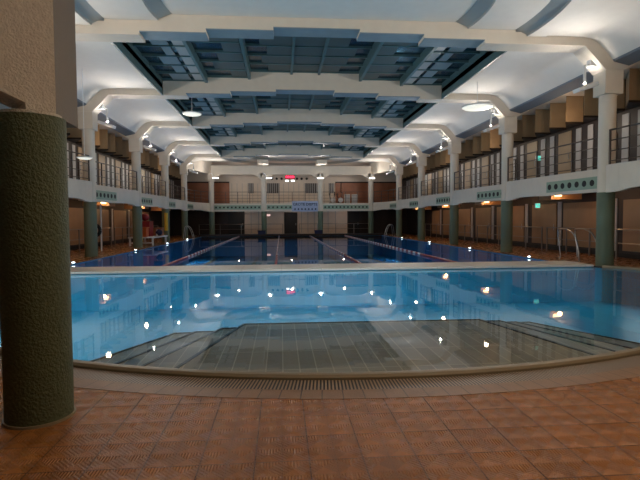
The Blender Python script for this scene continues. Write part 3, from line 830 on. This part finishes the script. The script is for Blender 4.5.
# exit signs
def exitsign(x, y, z, label, m='e_exit', w=.12):
    t_ = thing('exit_sign', (x, y, z), label, 'exit sign', 'exit signs')
    mb = MB(); mb.box(x - w, x + w, y, y + .05, z - .11, z + .11); mb.build('case', 'lampwhite', t_)
    mb = MB(); mb.box(x - w + .015, x + w - .015, y - .006, y, z - .095, z + .095); mb.build('lit_face', m, t_)
    mb = MB(); mb.prism([(x - .1, z - .05), (x - .03, z + .05), (x + .02, z - .02), (x + .1, z - .06), (x + .02, z + .03), (x - .02, z + .08)], y - .012, y - .006, 'y'); mb.build('pictogram', 'lampwhite', t_)
exitsign(11.75, 21.2, 4.35, 'green lit exit sign on the right gallery')
exitsign(11.75, 21.2, 2.18, 'green lit exit sign under the right gallery')
exitsign(-1.3 - .05, 51.8, 2.1, 'pale reddish lit sign low on the far wall left of the dark door', 'e_exitdim', .22)
# gallery things at far right
for k, (x, h) in enumerate(((5.35, 1.0), (6.15, .9))):
    w = 'left' if k == 0 else 'right'
    t_ = thing('exercise_bike', (x, 50.2, GZ), 'dark exercise bike on the far balcony, %s one of two' % w, 'exercise bike', 'exercise bikes')
    z = GZ
    mb = MB(); mb.box(x - .35, x - .25, 50.0, 50.4, z, z + .06); mb.box(x + .3, x + .4, 50.0, 50.4, z, z + .06); mb.box(x - .3, x + .35, 50.17, 50.23, z + .02, z + .08)
    mb.tube([(x - .1, 50.2, z + .05), (x - .25, 50.2, z + .95)], .04, 8); mb.tube([(x + .1, 50.2, z + .05), (x + .3, 50.2, z + 1.05)], .04, 8); mb.build('frame', 'black', t_)
    mb = MB(); mb.lathe([(.02, z + .93), (.12, z + .95), (.10, z + 1.03), (.02, z + 1.05)], x - .25, 50.2, 14); mb.build('saddle', 'black', t_, smooth=True)
    mb = MB(); mb.tube([(x + .22, 50.02, z + 1.2), (x + .3, 50.02, z + 1.08), (x + .3, 50.38, z + 1.08), (x + .22, 50.38, z + 1.2)], .025, 8); mb.build('handlebar', 'black', t_)
    mb = MB(); mb.tube([(x + .1, 50.14, z + .35), (x + .1, 50.26, z + .35)], .26, 20); mb.build('flywheel', 'ropewhite', t_)
for k, x in enumerate((6.95, 7.75)):
    w = 'left' if k == 0 else 'right'
    t_ = thing('storage_cabinet', (x, 50.3, GZ), 'low pale cabinet on the far balcony, %s one of two' % w, 'cabinet', 'low cabinets')
    mb = MB(); mb.box(x - .3, x + .3, 50.1, 50.6, GZ, GZ + .95); mb.build('cabinet_body', 'cream', t_, bevel=.01)
    mb = MB(); mb.box(x - .28, x - .01, 50.07, 50.1, GZ + .05, GZ + .9); mb.build('cabinet_door', 'panel', t_)
    mb = MB(); mb.box(x + .01, x + .28, 50.07, 50.1, GZ + .05, GZ + .9); mb.build('cabinet_door', 'panel', t_)

for x in (-4.4, 1.1, 6.6):  # fill lights added to brighten the far wall, no fixtures here
    point('gallery_light', (x, 50.0, 5.6), 16, (1, .82, .70), .1)
    point('gallery_light', (x, 50.4, 2.6), 10, (1, .75, .62), .08)
# ladders / hand rails
def rails(name, paths, label, m='steel', r=.028):
    t_ = thing(name, paths[0][0], label, 'handrail')
    for p in paths:
        mb = MB(); mb.tube(smooth_path(p), r, 8); mb.build('rail', m, t_, smooth=True)
    return t_
def smooth_path(p, n=5):
    P = [Vector(q) for q in p]; out = []
    for i in range(len(P) - 1):
        a, b_, c, d = P[max(i - 1, 0)], P[i], P[i + 1], P[min(i + 2, len(P) - 1)]
        for k in range(n):
            t = k / n
            out.append(.5 * ((2 * b_) + (c - a) * t + (2 * a - 5 * b_ + 4 * c - d) * t * t + (3 * b_ - a - 3 * c + d) * t ** 3))
    return out + [P[-1]]
rails('handrail', [[(10.9, 16.75, 0), (10.88, 16.8, .45), (10.98, 17.2, .95), (11.1, 17.8, 1.14), (11.3, 18.7, 1.16), (11.36, 18.9, 1.05), (11.4, 18.85, .5), (11.42, 18.8, 0)],
                   [(11.75, 16.85, 0), (11.73, 16.9, .45), (11.8, 17.3, .95), (11.9, 17.9, 1.14), (12.1, 18.8, 1.16), (12.16, 19.0, 1.05), (12.2, 18.95, .5), (12.22, 18.9, 0)]],
      'bent steel handrails at the right end of the bulkhead')
rails('handrail', [[(-7.5, 42.4, -.6), (-7.75, 42.4, .5), (-8.0, 42.4, 1.0), (-8.3, 42.4, 1.0), (-8.45, 42.4, 0)], [(-7.5, 43.1, -.6), (-7.75, 43.1, .5), (-8.0, 43.1, 1.0), (-8.3, 43.1, 1.0), (-8.45, 43.1, 0)]],
      'steel ladder rails on the left edge of the lane pool', r=.024)
rails('handrail', [[(9.8, 45.0, -.6), (10.05, 45.0, .5), (10.3, 45.0, 1.0), (10.6, 45.0, 1.0), (10.75, 45.0, 0)], [(9.8, 45.7, -.6), (10.05, 45.7, .5), (10.3, 45.7, 1.0), (10.6, 45.7, 1.0), (10.75, 45.7, 0)]],
      'steel ladder rails on the right edge of the lane pool, far end', r=.024)

# clutter on the left deck
t_ = thing('bench', (-8.35, 31.6, 0), 'long white low bench stacked with toys on the left deck', 'bench')
mb = MB(); mb.box(-9.6, -7.95, 31.0, 34.6, .48, .56); mb.build('seat', 'ropewhite', t_, bevel=.01)
for x, y in ((-9.5, 31.1), (-8.1, 31.1), (-9.5, 34.5), (-8.1, 34.5)):
    mb = MB(); mb.box(x - .05, x + .05, y - .05, y + .05, 0, .48); mb.build('leg', 'ropewhite', t_)
mb = MB(); mb.box(-9.5, -8.1, 31.07, 31.13, .15, .22); mb.build('stretcher', 'ropewhite', t_)
def crate(x, y, z, a, b_, h, m, label):
    t_ = thing('storage_crate', (x, y, z), label, 'crate')
    mb = MB(); mb.prism([(x - a, y - b_), (x + a, y - b_), (x + a, y + b_), (x - a, y + b_)], z, z + h); mb.build('crate_body', m, t_, bevel=.02)
    mb = MB(); mb.box(x - a - .03, x + a + .03, y - b_ - .03, y + b_ + .03, z + h - .06, z + h); mb.build('crate_rim', m, t_)
crate(-8.75, 31.4, .56, .26, .3, .62, 'orange', 'orange crate at the near end of the white bench')
crate(-8.9, 32.4, .56, .4, .45, 1.0, 'red', 'tall dark red crate in the middle of the white bench')
crate(-8.45, 33.9, .56, .3, .35, .55, 'redwood', 'brown crate at the far end of the white bench')
for k, (x, y, z, r_, m_, lb) in enumerate(((-8.15, 32.9, .80, .22, 'navy', 'navy swim bag on the white bench before the red crate'), (-8.9, 32.4, 1.82, .26, 'red', 'red ball on top of the tall red crate'))):
    mb = MB(); mb.lathe([(r_ * math.sin(PI * max(q, .04) / 10), z - r_ * math.cos(PI * q / 10)) for q in range(0, 10)] + [(.02, z + r_)], x, y, 20)
    mb.build('swim_bag' if k == 0 else 'ball', m_, smooth=True, tag=(lb, 'bag' if k == 0 else 'ball'))
rails('curved_float', [[(-8.72, 30.9, .3), (-8.75, 30.9, 1.2), (-8.85, 30.9, 1.75), (-9.15, 30.9, 2.0)]], 'pale curved foam float leaning at the near end of the bench', 'yellow', .07)
for k in range(3):
    x, y = -8.25 + .0 * k, 32.8 + .45 * k
    mb = MB(); mb.lathe([(.05, .56), (.07, .62), (.05, .9), (.02, 1.0)], x, y, 12)
    mb.build('water_bottle', ['ropewhite', 'yellow', 'ropewhite'][k], tag=(['white bottle on the bench, nearest of three', 'yellow bottle on the bench between two white ones', 'white bottle on the bench, farthest of three'][k], 'bottle', 'bottles on the bench'), smooth=True)
mb = MB(); mb.tube([(-8.37, 35.95, .85), (-8.37, 35.95, 2.15)], .13, 14)
mb.build('rescue_tube', 'yellow', smooth=True, tag=('long yellow rescue tube hanging on the third left pillar', 'rescue tube'))
t_ = thing('life_ring_post', (-9.4, 26.0, 0), 'white post with a black ring behind the second left pillar', 'post')
mb = MB(); mb.tube([(-9.4, 26.0, 0), (-9.4, 26.0, 2.5)], .045, 8); mb.build('post', 'ropewhite', t_)
mb = MB()
ring = [(-9.62 + .0, 26.0 - .02 + .30 * math.cos(a * PI / 8), 1.05 + .32 * math.sin(a * PI / 8)) for a in range(17)]
ring = [(-9.68 + .26 * math.cos(a * PI / 8), 25.92, 1.1 + .28 * math.sin(a * PI / 8)) for a in range(17)]
mb.tube(ring, .09, 8); mb.build('ring', 'black', t_, smooth=True)

# ------------------------------------------------------------------ lights
# lamps of the entrance hall behind the camera
area('entrance_lamp', (3.8, .4, 2.75), (0, 0, 0), 2.2, .5, 30, (1, .72, .46))
spot('hall_lamp', (4.6, 3.4, 6.6), (2.4, 3.8, 0), 300, (1, .72, .48), 100, .2)
spot('hall_lamp', (.6, 2.9, 6.6), (0.6, 3.8, 0), 110, (1, .68, .42), 100, .2)
# underwater fill lights added to brighten both pools, without fittings
CY = (.85, .97, 1)
area('underwater_fill', (1.5, 14.95, -.27), (math.radians(84), 0, PI), 16, .12, 35, CY)
area('underwater_fill', (1.6, 10.08, -.78), (math.radians(90), 0, 0), 6, .3, 95, CY)
area('underwater_fill', (-6.2, 9.6, -.6), (math.radians(90), 0, math.radians(-45)), 1.5, .3, 55, CY)
area('underwater_fill', (9.3, 9.0, -.6), (math.radians(90), 0, math.radians(40)), 1.5, .3, 60, CY)
area('underwater_fill', (10.6, 12.0, -.3), (math.radians(84), 0, math.radians(90)), 4, .2, 14, CY)
area('underwater_fill', (-7.0, 12.5, -.3), (math.radians(84), 0, math.radians(-90)), 4, .2, 22, CY)
for y in (19, 26, 33, 40):
    area('underwater_fill', (-7.68, y, -.8), (math.radians(90), 0, math.radians(-90)), 3, .25, 110, (.35, .75, 1))
    area('underwater_fill', (9.98, y, -.8), (math.radians(90), 0, math.radians(90)), 3, .25, 90, (.35, .75, 1))

# world
w = bpy.data.worlds.new('world'); S.world = w; w.use_nodes = True
w.node_tree.nodes['Background'].inputs[0].default_value = (.5, .48, .45, 1); w.node_tree.nodes['Background'].inputs[1].default_value = .03

# ------------------------------------------------------------------ camera
cd = bpy.data.cameras.new('camera'); cd.sensor_width = 36; cd.lens = 36 * 480.13 / 640; cd.clip_end = 200
cam = bpy.data.objects.new('camera', cd); COL.objects.link(cam)
yaw, pit, roll = .0807, .0426, .0057
f = Vector((math.sin(yaw) * math.cos(pit), math.cos(yaw) * math.cos(pit), -math.sin(pit)))
rt = Vector((math.cos(yaw), -math.sin(yaw), 0)); up = rt.cross(f)
R = Matrix((rt, up, -f)).transposed().to_4x4()
R = R @ Matrix.Rotation(-roll, 4, 'Z')
cam.matrix_world = Matrix.Translation((0, 0, 1.6)) @ R
S.camera = cam
S.view_settings.view_transform = 'Standard'; S.view_settings.look = 'None'; S.view_settings.gamma = 1
S.view_settings.exposure = .15
S.view_settings.use_curve_mapping = False
S.cycles.use_denoising = True
S.cycles.max_bounces = 10; S.cycles.transparent_max_bounces = 12
S.cycles.sample_clamp_indirect = 6
S.cycles.use_light_tree = True
# tidy the helper property
for o in bpy.data.objects:
    if 'base' in o: del o['base']
